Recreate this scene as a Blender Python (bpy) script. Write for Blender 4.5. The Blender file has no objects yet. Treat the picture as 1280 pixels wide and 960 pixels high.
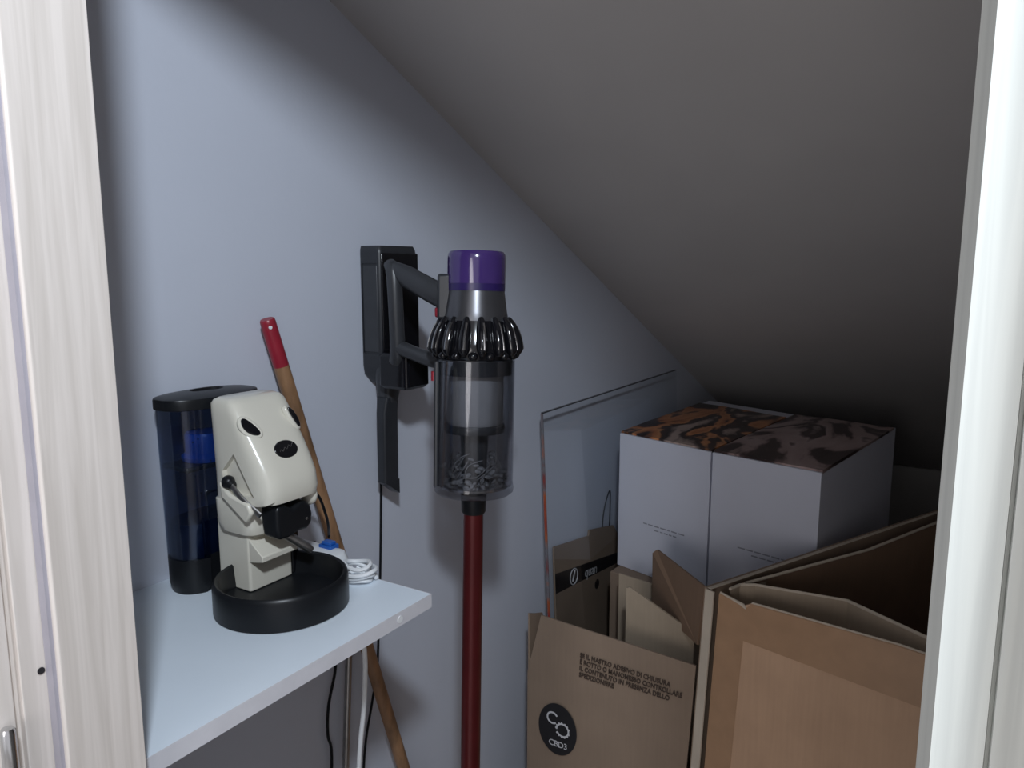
import bpy, bmesh, math, random
from mathutils import Vector, Matrix
random.seed(7)
S = bpy.context.scene
COL = S.collection
V = Vector

# ------------------------------------------------------------------ materials
def mat(name, col, rough=0.5, metal=0.0, spec=0.5, noise=0.0, nscale=20, stretch=(1, 1, 1), bump=0.0, bscale=200, coat=0.0, alpha=None):
    m = bpy.data.materials.new(name); m.use_nodes = True
    nt = m.node_tree; N = nt.nodes; b = N['Principled BSDF']
    b.inputs['Base Color'].default_value = (*col, 1)
    b.inputs['Roughness'].default_value = rough
    b.inputs['Metallic'].default_value = metal
    b.inputs['Specular IOR Level'].default_value = spec
    b.inputs['Coat Weight'].default_value = coat
    if noise or bump:
        tc = N.new('ShaderNodeTexCoord'); mp = N.new('ShaderNodeMapping')
        mp.inputs['Scale'].default_value = stretch
        nt.links.new(tc.outputs['Object'], mp.inputs['Vector'])
        if noise:
            n = N.new('ShaderNodeTexNoise'); n.inputs['Scale'].default_value = nscale; n.inputs['Detail'].default_value = 5
            nt.links.new(mp.outputs[0], n.inputs['Vector'])
            r = N.new('ShaderNodeValToRGB')
            r.color_ramp.elements[0].position = 0.3; r.color_ramp.elements[1].position = 0.7
            r.color_ramp.elements[0].color = (*[c * (1 - noise) for c in col], 1)
            r.color_ramp.elements[1].color = (*[min(1, c * (1 + noise)) for c in col], 1)
            nt.links.new(n.outputs['Fac'], r.inputs['Fac'])
            nt.links.new(r.outputs['Color'], b.inputs['Base Color'])
        if bump:
            n2 = N.new('ShaderNodeTexNoise'); n2.inputs['Scale'].default_value = bscale; n2.inputs['Detail'].default_value = 3
            nt.links.new(mp.outputs[0], n2.inputs['Vector'])
            bp = N.new('ShaderNodeBump'); bp.inputs['Strength'].default_value = bump; bp.inputs['Distance'].default_value = 0.002
            nt.links.new(n2.outputs['Fac'], bp.inputs['Height'])
            nt.links.new(bp.outputs[0], b.inputs['Normal'])
    return m

def clear(name, tint, gloss=0.12, rough=0.05, edge=0.35):
    """thin see-through plastic or glass: tinted transparency plus a fresnel gloss"""
    m = bpy.data.materials.new(name); m.use_nodes = True
    nt = m.node_tree; N = nt.nodes; N.remove(N['Principled BSDF'])
    out = [n for n in N if n.type == 'OUTPUT_MATERIAL'][0]
    t = N.new('ShaderNodeBsdfTransparent'); t.inputs[0].default_value = (*tint, 1)
    g = N.new('ShaderNodeBsdfGlossy'); g.inputs['Roughness'].default_value = rough
    g.inputs[0].default_value = (.9, .9, .92, 1)
    lw = N.new('ShaderNodeLayerWeight'); lw.inputs[0].default_value = edge
    mu = N.new('ShaderNodeMath'); mu.operation = 'MULTIPLY'; mu.inputs[1].default_value = gloss
    nt.links.new(lw.outputs['Fresnel'], mu.inputs[0])
    mx = N.new('ShaderNodeMixShader')
    nt.links.new(mu.outputs[0], mx.inputs[0]); nt.links.new(t.outputs[0], mx.inputs[1]); nt.links.new(g.outputs[0], mx.inputs[2])
    nt.links.new(mx.outputs[0], out.inputs[0])
    return m

def laminate(name, base, dark, rough=0.45):
    """pale ash-look laminate with vertical grain"""
    m = bpy.data.materials.new(name); m.use_nodes = True
    nt = m.node_tree; N = nt.nodes; b = N['Principled BSDF']; b.inputs['Roughness'].default_value = rough
    tc = N.new('ShaderNodeTexCoord'); mp = N.new('ShaderNodeMapping'); mp.inputs['Scale'].default_value = (1, 1, .035)
    nt.links.new(tc.outputs['Object'], mp.inputs[0])
    n = N.new('ShaderNodeTexNoise'); n.inputs['Scale'].default_value = 130; n.inputs['Detail'].default_value = 6; n.inputs['Distortion'].default_value = .6
    nt.links.new(mp.outputs[0], n.inputs['Vector'])
    r = N.new('ShaderNodeValToRGB'); r.color_ramp.elements[0].position = .34; r.color_ramp.elements[1].position = .62
    r.color_ramp.elements[0].color = (*dark, 1); r.color_ramp.elements[1].color = (*base, 1)
    nt.links.new(n.outputs['Fac'], r.inputs[0]); nt.links.new(r.outputs[0], b.inputs['Base Color'])
    bp = N.new('ShaderNodeBump'); bp.inputs['Strength'].default_value = .25; bp.inputs['Distance'].default_value = .0006
    nt.links.new(n.outputs['Fac'], bp.inputs['Height']); nt.links.new(bp.outputs[0], b.inputs['Normal'])
    return m

def cardboard(name, col):
    """brown board with faint flute lines and blotches"""
    m = bpy.data.materials.new(name); m.use_nodes = True
    nt = m.node_tree; N = nt.nodes; b = N['Principled BSDF']; b.inputs['Roughness'].default_value = .8
    b.inputs['Specular IOR Level'].default_value = .25
    tc = N.new('ShaderNodeTexCoord')
    mp = N.new('ShaderNodeMapping'); mp.inputs['Scale'].default_value = (1, 1, .06); nt.links.new(tc.outputs['Object'], mp.inputs[0])
    n = N.new('ShaderNodeTexNoise'); n.inputs['Scale'].default_value = 160; nt.links.new(mp.outputs[0], n.inputs['Vector'])
    n2 = N.new('ShaderNodeTexNoise'); n2.inputs['Scale'].default_value = 9; n2.inputs['Detail'].default_value = 6; nt.links.new(tc.outputs['Object'], n2.inputs['Vector'])
    ad = N.new('ShaderNodeMath'); ad.operation = 'MULTIPLY_ADD'; ad.inputs[1].default_value = .35
    nt.links.new(n.outputs['Fac'], ad.inputs[0]); nt.links.new(n2.outputs['Fac'], ad.inputs[2])
    r = N.new('ShaderNodeValToRGB'); r.color_ramp.elements[0].position = .4; r.color_ramp.elements[1].position = .95
    r.color_ramp.elements[0].color = (*[c * .9 for c in col], 1); r.color_ramp.elements[1].color = (*[c * 1.1 for c in col], 1)
    nt.links.new(ad.outputs[0], r.inputs[0]); nt.links.new(r.outputs[0], b.inputs['Base Color'])
    bp = N.new('ShaderNodeBump'); bp.inputs['Strength'].default_value = .15; bp.inputs['Distance'].default_value = .001
    nt.links.new(n.outputs['Fac'], bp.inputs['Height']); nt.links.new(bp.outputs[0], b.inputs['Normal'])
    return m

def printed(name, stops, scale, seed):
    """flowing multicolour print (abstract photo print on a carton lid)"""
    m = bpy.data.materials.new(name); m.use_nodes = True
    nt = m.node_tree; N = nt.nodes; b = N['Principled BSDF']; b.inputs['Roughness'].default_value = .35
    tc = N.new('ShaderNodeTexCoord'); mp = N.new('ShaderNodeMapping')
    mp.inputs['Location'].default_value = seed; mp.inputs['Scale'].default_value = scale; mp.inputs['Rotation'].default_value = (0, 0, .5)
    nt.links.new(tc.outputs['Object'], mp.inputs[0])
    n = N.new('ShaderNodeTexNoise'); n.inputs['Scale'].default_value = 1; n.inputs['Detail'].default_value = 4; n.inputs['Distortion'].default_value = .55
    nt.links.new(mp.outputs[0], n.inputs['Vector'])
    r = N.new('ShaderNodeValToRGB')
    while len(r.color_ramp.elements) < len(stops): r.color_ramp.elements.new(.5)
    for e, (p, c) in zip(r.color_ramp.elements, stops): e.position = p; e.color = (*c, 1)
    nt.links.new(n.outputs['Fac'], r.inputs[0]); nt.links.new(r.outputs[0], b.inputs['Base Color'])
    return m

M = dict(
    wall=mat('lavender wall paint', (.61, .645, .735), .7, noise=.02, nscale=3, bump=.12, bscale=90),
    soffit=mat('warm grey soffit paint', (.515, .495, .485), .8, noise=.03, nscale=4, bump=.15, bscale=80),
    plain=mat('white plaster', (.60, .58, .56), .8, noise=.03, nscale=4),
    floor=mat('grey stone floor tile', (.42, .40, .38), .4, noise=.12, nscale=9),
    jamb=laminate('beige ash laminate', (.70, .645, .60), (.58, .53, .485)),
    jambw=laminate('white ash laminate', (.595, .615, .58), (.49, .51, .485)),
    shelf=mat('white melamine', (.76, .84, .92), .35, noise=.015, nscale=8),
    shelfedge=mat('shelf edge banding', (.66, .66, .70), .45, noise=.03, nscale=60),
    black=mat('black plastic', (.008, .009, .011), .35, spec=.3, noise=.15, nscale=30),
    blackgloss=mat('gloss black plastic', (.006, .006, .008), .12, noise=.1, nscale=20),
    cream=mat('cream gloss plastic', (.70, .67, .58), .22, noise=.015, nscale=15, coat=.3),
    grey=mat('dark grey plastic', (.024, .026, .031), .38, noise=.12, nscale=40),
    midgrey=mat('mid grey plastic', (.036, .038, .043), .35, noise=.08, nscale=40),
    nickel=mat('satin nickel plastic', (.12, .12, .13), .28, metal=.75, noise=.06, nscale=30),
    chrome=mat('chrome', (.62, .63, .64), .16, metal=1, noise=.04, nscale=30),
    steel=mat('brushed steel', (.45, .44, .43), .32, metal=1, noise=.1, nscale=40),
    purple=mat('purple translucent plastic', (.045, .022, .125), .15, noise=.08, nscale=20, coat=.6),
    darkpurple=mat('deep purple plastic', (.02, .01, .08), .3, noise=.1, nscale=20),
    redtube=mat('anodised dark red tube', (.085, .010, .011), .3, metal=.35, noise=.1, nscale=20),
    redclip=mat('red plastic clip', (.30, .015, .03), .35, noise=.1, nscale=30),
    redcap=mat('red painted wood', (.30, .018, .035), .35, noise=.12, nscale=25),
    polewood=mat('varnished wooden pole', (.30, .165, .085), .45, noise=.5, nscale=22, stretch=(2, 2, .5), bump=.1),
    shroud=mat('pale grey shroud', (.30, .30, .31), .5, noise=.05, nscale=60),
    fluff=mat('grey dust and fluff', (.22, .22, .23), .9, noise=.5, nscale=90, bump=.5, bscale=120),
    white=mat('white plastic', (.78, .80, .82), .35, noise=.02, nscale=30),
    blue=mat('blue plastic', (.012, .10, .42), .35, noise=.1, nscale=30),
    inkblack=mat('black print', (.012, .011, .013), .5, noise=.1, nscale=60),
    inkbrown=mat('dark brown print', (.055, .035, .025), .7, noise=.15, nscale=90),
    inkwhite=mat('white print', (.60, .60, .62), .6, noise=.05, nscale=60),
    inkgrey=mat('grey print', (.28, .29, .34), .6, noise=.1, nscale=60),
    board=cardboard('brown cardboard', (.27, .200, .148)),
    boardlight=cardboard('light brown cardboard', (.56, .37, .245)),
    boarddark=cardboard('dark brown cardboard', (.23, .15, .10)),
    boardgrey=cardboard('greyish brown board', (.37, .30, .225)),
    boardedge=cardboard('cut cardboard edge', (.56, .49, .40)),
    tape=mat('brown packing tape', (.42, .26, .155), .3, noise=.06, nscale=30),
    seal=mat('lavender grey rubber seal', (.36, .345, .39), .6, noise=.05, nscale=40),
    whitecard=mat('white coated carton', (.61, .63, .715), .5, noise=.015, nscale=10),
    orangeprint=printed('brown and orange print', [(.34, (.012, .008, .01)), (.45, (.03, .016, .014)), (.48, (.42, .14, .045)), (.545, (.58, .25, .10)), (.575, (.05, .025, .02)), (.63, (.02, .014, .014)), (.70, (.42, .32, .28))], (3.6, 8, 1), (2.45, .2, 0)),
    pinkprint=printed('dusky pink print', [(.32, (.02, .012, .012)), (.43, (.05, .028, .026)), (.47, (.36, .26, .245)), (.55, (.44, .335, .32)), (.585, (.035, .02, .02)), (.62, (.05, .03, .03)), (.66, (.40, .31, .30))], (3, 6.5, 1), (1.3, 2.2, 0)),
    glass=clear('clear glass', (.965, .975, .98), .10, .03, .2),
    glassedge=printed('painted red and orange reflections', [(.36, (.30, .03, .035)), (.46, (.40, .10, .03)), (.52, (.16, .17, .19)), (.58, (.20, .05, .05)), (.66, (.45, .06, .04))], (1, 1, 5), (0, 0, .35)),  # coloured reflections along the cut glass, put into its base colour
    glasstop=mat('dark glass edge', (.04, .04, .045), .2, noise=.2, nscale=6),
    smoke=clear('smoked clear plastic', (.66, .74, .86), .6, .10, .4),
    bin=clear('grey clear plastic', (.79, .80, .82), .45, .08, .4),
    water=mat('dark blue water', (.008, .018, .05), .1, noise=.3, nscale=30),
)

# ------------------------------------------------------------------ object helpers
ORG = {}
def props(o, label=None, cat=None, group=None, kind=None):
    if label: o['label'] = label
    if cat: o['category'] = cat
    if group: o['group'] = group
    if kind: o['kind'] = kind
    return o

def thing(name, loc, label, cat, group=None):
    o = bpy.data.objects.new(name, None); COL.objects.link(o); o.empty_display_size = .05
    o.location = loc; ORG[o] = V(loc)
    return props(o, label, cat, group)

def obj(name, bm, material, parent=None, origin=None, smooth=True, bevel=0, angle=35, segs=2, label=None):
    """link a bmesh (in world coordinates) as ONE mesh object"""
    org = ORG[parent] if parent is not None else V(origin or (0, 0, 0))
    bmesh.ops.recalc_face_normals(bm, faces=bm.faces)
    bmesh.ops.translate(bm, verts=bm.verts, vec=-org)
    me = bpy.data.meshes.new(name); bm.to_mesh(me); bm.free()
    mats = material if isinstance(material, (list, tuple)) else [material]
    for mm in mats: me.materials.append(mm)
    o = bpy.data.objects.new(name, me); COL.objects.link(o); ORG[o] = org
    if parent is not None: o.parent = parent
    else: o.location = org
    if smooth:
        for p in me.polygons: p.use_smooth = True
        me.set_sharp_from_angle(angle=math.radians(angle))
    if bevel:
        md = o.modifiers.new('bevel', 'BEVEL'); md.width = bevel; md.segments = segs; md.limit_method = 'ANGLE'; md.angle_limit = math.radians(40)
    if label: o['label'] = label
    return o

def B(): return bmesh.new()

def box(bm, a, b, mi=0, mtx=None):
    x0, y0, z0 = a; x1, y1, z1 = b
    v = [bm.verts.new((mtx @ V(p)) if mtx else p) for p in ((x0, y0, z0), (x1, y0, z0), (x1, y1, z0), (x0, y1, z0), (x0, y0, z1), (x1, y0, z1), (x1, y1, z1), (x0, y1, z1))]
    for f in ((0, 3, 2, 1), (4, 5, 6, 7), (0, 1, 5, 4), (1, 2, 6, 5), (2, 3, 7, 6), (3, 0, 4, 7)):
        bm.faces.new([v[i] for i in f]).material_index = mi
    return bm

def prism(bm, pts, vec, mi=0):
    """polygon pts (3D) extruded by vec"""
    vec = V(vec); n = len(pts)
    a = [bm.verts.new(p) for p in pts]; b = [bm.verts.new(V(p) + vec) for p in pts]
    bm.faces.new(a).material_index = mi; bm.faces.new(b[::-1]).material_index = mi
    for i in range(n):
        bm.faces.new((a[i], b[i], b[(i + 1) % n], a[(i + 1) % n])).material_index = mi
    return bm

def panel(bm, pts, th, mi=0):
    """board: outline pts, thickness th along the Newell normal"""
    n = V((0, 0, 0)); P = [V(p) for p in pts]
    for i in range(len(P)):
        a, b = P[i], P[(i + 1) % len(P)]
        n += V(((a.y - b.y) * (a.z + b.z), (a.z - b.z) * (a.x + b.x), (a.x - b.x) * (a.y + b.y)))
    n.normalize()
    return prism(bm, P, n * th, mi)

def rings(bm, loops, cap0=True, cap1=True, close=True, mi=0):
    vs = [[bm.verts.new(p) for p in l] for l in loops]; n = len(vs[0])
    for a, b in zip(vs, vs[1:]):
        for i in range(n if close else n - 1):
            bm.faces.new((a[i], a[(i + 1) % n], b[(i + 1) % n], b[i])).material_index = mi
    if cap0: bm.faces.new(vs[0][::-1]).material_index = mi
    if cap1: bm.faces.new(vs[-1]).material_index = mi
    return bm

def lathe(bm, prof, mtx=Matrix(), segs=48, cap=True, mi=0):
    loops = []
    for r, z in prof:
        r = max(r, 1e-4)
        loops.append([mtx @ V((r * math.cos(2 * math.pi * i / segs), r * math.sin(2 * math.pi * i / segs), z)) for i in range(segs)])
    return rings(bm, loops, cap, cap, mi=mi)

def smooth_path(pts, k=8):
    P = [V(p) for p in pts]
    if len(P) < 3: return P
    Q = [P[0] * 2 - P[1]] + P + [P[-1] * 2 - P[-2]]; out = []
    for i in range(1, len(Q) - 2):
        for j in range(k):
            t = j / k; a, b, c, d = Q[i - 1], Q[i], Q[i + 1], Q[i + 2]
            out.append(.5 * ((2 * b) + (c - a) * t + (2 * a - 5 * b + 4 * c - d) * t * t + (3 * b - a - 3 * c + d) * t ** 3))
    return out + [P[-1]]

def tube(bm, pts, r, segs=12, flat=None, curve=True, mi=0):
    """tube along a path; r a number or a list per control point; flat=(sx, sy) squashes the section"""
    P = smooth_path(pts) if curve else [V(p) for p in pts]
    n = len(P); up = None; loops = []
    for i, p in enumerate(P):
        t = (P[min(i + 1, n - 1)] - P[max(i - 1, 0)]).normalized()
        if up is None:
            up = t.orthogonal().normalized() if flat is None else (V((1, 0, 0)) - t * t.x).normalized()
        up = (up - t * up.dot(t)).normalized(); w = t.cross(up)
        if isinstance(r, (list, tuple)):
            q = i / (n - 1) * (len(r) - 1); k = min(int(q), len(r) - 2); rr = r[k] + (r[k + 1] - r[k]) * (q - k)
        else: rr = r
        sx, sy = flat or (1, 1)
        loops.append([p + up * (rr * sx * math.cos(2 * math.pi * j / segs)) + w * (rr * sy * math.sin(2 * math.pi * j / segs)) for j in range(segs)])
    return rings(bm, loops, mi=mi)

def rrect(cx, cy, hx, hy, r, z, k=6):
    out = []
    for q, (sx, sy) in enumerate(((1, 1), (-1, 1), (-1, -1), (1, -1))):
        for j in range(k + 1):
            a = math.pi / 2 * (q + j / k)
            out.append(V((cx + sx * (hx - r) + r * math.cos(a), cy + sy * (hy - r) + r * math.sin(a), z)))
    return out

def superel(cx, cy, hx, hy, n, z, k=48):
    out = []
    for i in range(k):
        a = 2 * math.pi * i / k; c, s = math.cos(a), math.sin(a)
        out.append(V((cx + hx * math.copysign(abs(c) ** (2 / n), c), cy + hy * math.copysign(abs(s) ** (2 / n), s), z)))
    return out

def ellipsoid(bm, c, rx, ry, rz, mtx=Matrix(), u=20, v=12):
    loops = []
    for i in range(1, v):
        th = math.pi * i / v
        loops.append([V(c) + mtx @ V((rx * math.sin(th) * math.cos(2 * math.pi * j / u), ry * math.sin(th) * math.sin(2 * math.pi * j / u), -rz * math.cos(th))) for j in range(u)])
    return rings(bm, loops)

def text_bm(body, size, origin, xdir, ydir, depth=.0004, align='LEFT', spacing=1.0, line=1.0, xs=1.0, bold=0.0):
    cu = bpy.data.curves.new('lettering', 'FONT'); cu.body = body; cu.size = size; cu.extrude = depth; cu.align_x = align
    cu.space_character = spacing; cu.offset = bold; cu.space_line = line; cu.resolution_u = 3
    o = bpy.data.objects.new('lettering', cu); COL.objects.link(o)
    dg = bpy.context.evaluated_depsgraph_get(); me = bpy.data.meshes.new_from_object(o.evaluated_get(dg))
    bm = bmesh.new(); bm.from_mesh(me)
    bpy.data.objects.remove(o); bpy.data.curves.remove(cu); bpy.data.meshes.remove(me)
    X = V(xdir).normalized(); Z = X.cross(V(ydir)).normalized(); Yv = Z.cross(X)
    mt = Matrix(((X.x, Yv.x, Z.x, origin[0]), (X.y, Yv.y, Z.y, origin[1]), (X.z, Yv.z, Z.z, origin[2]), (0, 0, 0, 1)))
    bmesh.ops.transform(bm, matrix=mt @ Matrix.Diagonal((xs, 1, 1, 1)), verts=bm.verts)
    return bm

def frame(o, x, z):
    """matrix with local z along z, x near x"""
    z = V(z).normalized(); x = V(x); x = (x - z * x.dot(z)).normalized(); y = z.cross(x)
    return Matrix(((x.x, y.x, z.x, o[0]), (x.y, y.y, z.y, o[1]), (x.z, y.z, z.z, o[2]), (0, 0, 0, 1)))

# ------------------------------------------------------------------ setting
# x runs along the vacuum wall into the cupboard, the wall is y = 0, the floor z = 0
def struct(name, bm, m, smooth=False, bevel=0):
    o = obj(name, bm, m, smooth=smooth, bevel=bevel); o['kind'] = 'structure'; return o

SX0, SX1 = .33, 3.75
def soff(x): return 1.742 - .45 * (x - .897)
struct('floor', box(B(), (-3.2, -3.4, -.05), (4.0, .12, 0)), M['floor'])
struct('wall_left', prism(B(), [(.29, 0, 0), (SX1 + .1, 0, 0), (SX1 + .1, 0, soff(SX1 + .1)), (.38, 0, soff(.38)), (.29, 0, soff(.38))], (0, .1, 0)), M['wall'])
struct('wall_right', prism(B(), [(.42, -1.32, 0), (SX1 + .1, -1.32, 0), (SX1 + .1, -1.32, soff(SX1 + .1)), (.42, -1.32, soff(.42))], (0, -.1, 0)), M['plain'])
struct('wall_back', box(B(), (SX1, -1.32, 0), (SX1 + .1, 0, soff(SX1) - .01)), M['plain'])
struct('ceiling', prism(B(), [(.33, -1.42, soff(.33)), (SX1 + .1, -1.42, soff(SX1 + .1)), (SX1 + .1, -1.42, soff(SX1 + .1) + .12), (.33, -1.42, soff(.33) + .12)], (0, 1.52, 0)), M['soffit'])
HEAD = 1.815
bm = B()
box(bm, (.20, -.306, 0), (.33, .0, 2.75)); box(bm, (.20, -3.4, 0), (.33, -.93, 2.75)); box(bm, (.20, -.93, HEAD + .03), (.33, -.311, 2.75)); box(bm, (.20, 0, 0), (.29, .12, 2.75))
struct('wall_front', bm, M['plain'])
# left side of the door frame: lining with stop, rabbet and casing, one extruded profile
prof = [(.3305, -.305), (.3305, -.341), (.2714, -.341), (.2700, -.3395), (.2700, -.327), (.2500, -.327), (.2500, -.320), (.2455, -.320), (.2455, -.3245), (.170, -.3245), (.170, -.305)]
tl = struct('trim_1', prism(B(), [(x, y, 0) for x, y in prof], (0, 0, HEAD)), M['jamb'], bevel=.0008)
obj('seal', box(B(), (.2672, -.3372, 0), (.2702, -.3280, HEAD)), M['seal'], tl, smooth=False, label='lavender grey rubber seal strip')
# small dark screw hole in the rabbet, and the chrome hinge on the outer step
bm = B(); lathe(bm, [(.0001, 0), (.0026, 0), (.0026, .0006), (.0001, .0006)], frame((.2640, -.3274, 1.036), (0, 0, 1), (0, -1, 0)), 20, cap=False)
obj('screw_hole', bm, M['inkblack'], tl)
bm = B(); lathe(bm, [(.0001, .93), (.0045, .93), (.0052, .932), (.0052, 1.003), (.0040, 1.006), (.0001, 1.0065)], Matrix.Translation((.2365, -.331, 0)), 20)
hg = obj('hinge', bm, M['chrome'], tl, label='chrome hinge')
bm = B(); prism(bm, [(.2440, -.3250, .93), (.2440, -.3250, 1.001), (.236, -.3250, 1.001), (.236, -.3250, .93)], (0, -.0015, 0))
obj('hinge_leaf', bm, M['chrome'], hg)
# right side of the door frame
prof = [(.3305, -.935), (.3305, -.8905), (.2755, -.8905), (.2620, -.8947), (.2620, -.9090), (.2655, -.9093), (.2655, -.9103), (.2590, -.9106), (.2590, -.955), (.170, -.955), (.170, -.96), (.29, -.96)]
struct('trim_2', prism(B(), [(x, y, 0) for x, y in prof], (0, 0, HEAD)), M['jambw'])
struct('trim_3', box(B(), (.249, -.93, HEAD), (.331, -.311, HEAD + .03)), M['jamb'])

# ------------------------------------------------------------------ shelf
SZ = .92
sh = thing('wall_shelf', (.53, 0, SZ - .018), 'white melamine shelf board fixed to the wall under the coffee machine', 'shelf')
obj('board', box(B(), (.334, -.3255, SZ - .0175), (.7275, -.0005, SZ)), M['shelf'], sh, smooth=False)
bm = B(); box(bm, (.334, -.3265, SZ - .0177), (.7285, -.3255, SZ + .0001)); box(bm, (.7275, -.3255, SZ - .0177), (.7285, -.0005, SZ + .0001))
obj('edge_band', bm, M['shelfedge'], sh, smooth=False)
bm = B(); lathe(bm, [(.0001, 0), (.0045, 0), (.0045, .0008), (.0001, .0008)], frame((.667, -.3264, SZ - .009), (0, 0, 1), (0, -1, 0)), 20, cap=False)
obj('screw_cap', bm, M['white'], sh)

# ------------------------------------------------------------------ coffee machine (faces -y, beak end over the tray)
CX = .630
cm = thing('coffee_machine', (.613, -.19, SZ), 'cream coffee pod machine with bear-like face on round black tray, on the white shelf', 'coffee machine')
bm = B()
lathe(bm, [(.0001, SZ), (.0765, SZ), (.0800, SZ + .002), (.0800, SZ + .034), (.0785, SZ + .0385), (.0765, SZ + .040), (.0735, SZ + .0385), (.0725, SZ + .030), (.0700, SZ + .011), (.066, SZ + .010), (.0001, SZ + .010)], Matrix.Translation((.608, -.190, 0)), 72)
obj('drip_tray', bm, M['black'], cm, angle=50)
# lower column
bm = B(); rings(bm, [rrect(CX - .001, -.119, .0340, .0295, .004, z) for z in (SZ + .0105, .99, 1.02)])
prism(bm, [(CX - .0340, -.1475, .998), (CX - .0340, -.172, .980), (CX - .0340, -.172, .973), (CX - .0340, -.1475, .968)], (.056, 0, 0))
col = obj('column', bm, M['cream'], cm, angle=40, bevel=.0012)
# head shell: stacked sections (z, back, front, half width, exponent)
sec = [(1.002, .094, .158, .036, 4.5), (1.006, .094, .164, .0415, 4.5), (1.016, .094, .166, .0440, 5), (1.032, .0935, .164, .0450, 5), (1.046, .0935, .164, .0455, 5),
       (1.0475, .0935, .193, .0455, 4.6), (1.0495, .0935, .1985, .0455, 4.6), (1.060, .0935, .2015, .0455, 4.6), (1.078, .0935, .1985, .0455, 4.6), (1.095, .0935, .190, .0455, 4.6),
       (1.112, .0935, .180, .0453, 4.6), (1.128, .0935, .1695, .0450, 4.6), (1.143, .0935, .1600, .0447, 4.6), (1.155, .0935, .1515, .0442, 4.8), (1.1655, .0940, .1435, .0430, 5), (1.1700, .097, .139, .0400, 5), (1.1725, .102, .133, .034, 5)]
bm = B(); rings(bm, [superel(CX, -(a + b) / 2, hw, (b - a) / 2, n, z, 56) for z, a, b, hw, n in sec])
shell = obj('head_shell', bm, M['cream'], cm, angle=38)
# arm recess cut in the left cheek
def cut(target, bmc):
    c = obj('cutter', bmc, M['cream'], target.parent)
    md = target.modifiers.new('b', 'BOOLEAN'); md.operation = 'DIFFERENCE'; md.object = c; md.solver = 'EXACT'
    dg = bpy.context.evaluated_depsgraph_get(); me = bpy.data.meshes.new_from_object(target.evaluated_get(dg))
    target.modifiers.clear(); target.data = me; bpy.data.objects.remove(c)
    for p in me.polygons: p.use_smooth = True
    me.set_sharp_from_angle(angle=math.radians(38))
cut(shell, prism(B(), [(.576, -.143, 1.108), (.576, -.120, 1.084), (.576, -.122, 1.066), (.576, -.150, 1.058), (.576, -.176, 1.058), (.576, -.160, 1.082)], (.0155, 0, 0)))
cut(shell, prism(B(), [(.576, -.172, 1.040), (.576, -.21, 1.060), (.576, -.21, 1.015), (.576, -.166, 1.015)], (.022, 0, 0)))
# raised sleeve under the arm
bm = B(); prism(bm, [(.5860, -.119, 1.072), (.5860, -.138, 1.058), (.5860, -.170, 1.051), (.5860, -.176, 1.040), (.5860, -.165, 1.026), (.5860, -.122, 1.052)], (-.007, 0, 0))
obj('arm_sleeve', bm, M['cream'], shell, bevel=.003, segs=3)
# right sleeve tip seen past the column
bm = B(); ellipsoid(bm, (.668, -.178, 1.043), .008, .014, .014); obj('arm_sleeve', bm, M['cream'], shell)
def bean(c, s, lx, lz, bend, th, mtx):
    """curved bean outline on a local plate"""
    pts = []
    for i in range(36):
        a = 2 * math.pi * i / 36; u = lx * math.cos(a); w = lz * math.sin(a)
        pts.append((u + bend * (1 - (w / lz) ** 2) * s, w))
    bm = B(); prism(bm, [mtx @ V((u, w, -.004)) for u, w in pts], (mtx.to_3x3() @ V((0, 0, th))))
    return bm
for s, (ex, ey, ez) in ((-1, (.5985, -.1585, 1.1395)), (1, (.6610, -.1600, 1.1410))):
    nrm = V((s * .45, -1, .52)); fr = frame((ex, ey, ez), V((1, 0, 0)), nrm)
    fr = fr @ Matrix.Rotation(math.radians(30 if s < 0 else 24), 4, 'Z')
    e = obj('eye', bean(None, s, .0060 if s < 0 else .0050, .0140, .0020, .0095, fr), M['blackgloss'], cm, bevel=.0012, label='glossy black bean-shaped eye')
    bm = bean(None, s, .0100 if s < 0 else .0085, .0178, .0020, .0072, fr)
    obj('eye_rim', bm, M['cream'], e, bevel=.0018)
fr = frame((CX + .002, -.1795, 1.1085), (1, 0, 0), (0, -1, .60))
bm = B(); lathe(bm, [(.0001, -.004), (1, -.004), (1, .0015), (.9, .0030), (.0001, .0036)], Matrix(), 40, cap=False)
bmesh.ops.transform(bm, matrix=fr @ Matrix.Diagonal((.0185, .0120, 1, 1)), verts=bm.verts)
nose = obj('nose', bm, M['blackgloss'], cm, label='oval black nose badge')
# illegible script on the nose
bm = B()
pts = [fr @ V((-.0115 + .0023 * i, .0018 * math.sin(i * 2.1) + .0006 * i - .002, .0037)) for i in range(11)]
tube(bm, pts, .00035, 6); obj('script', bm, M['steel'], nose)
# lever
bm = B(); ellipsoid(bm, (.5845, -.131, 1.0715), .008, .0085, .0085); tube(bm, [(.5845, -.131, 1.0715), (.584, -.140, 1.068)], [.0085, .005], 14, curve=False)
obj('lever_knob', bm, M['black'], cm)
bm = B(); tube(bm, [(.583, -.136, 1.070), (.583, -.158, 1.054), (.588, -.182, 1.037)], .0042, 12, flat=(.6, 1.0))
obj('lever_arm', bm, M['steel'], cm)
bm = B(); prism(bm, [(x, -.1665, z) for x, z in ((.600, 1.042), (.605, 1.047), (.612, 1.048), (.620, 1.042), (.626, 1.0385), (.633, 1.0415), (.640, 1.0445), (.648, 1.0425), (.655, 1.036), (.658, 1.024), (.656, 1.012), (.648, 1.006), (.634, 1.0065), (.618, 1.003), (.603, 1.004), (.6005, 1.020))], (.003, -.026, -.002))
obj('lever_handle', bm, M['black'], cm, bevel=.0045, segs=4, angle=60)
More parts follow.
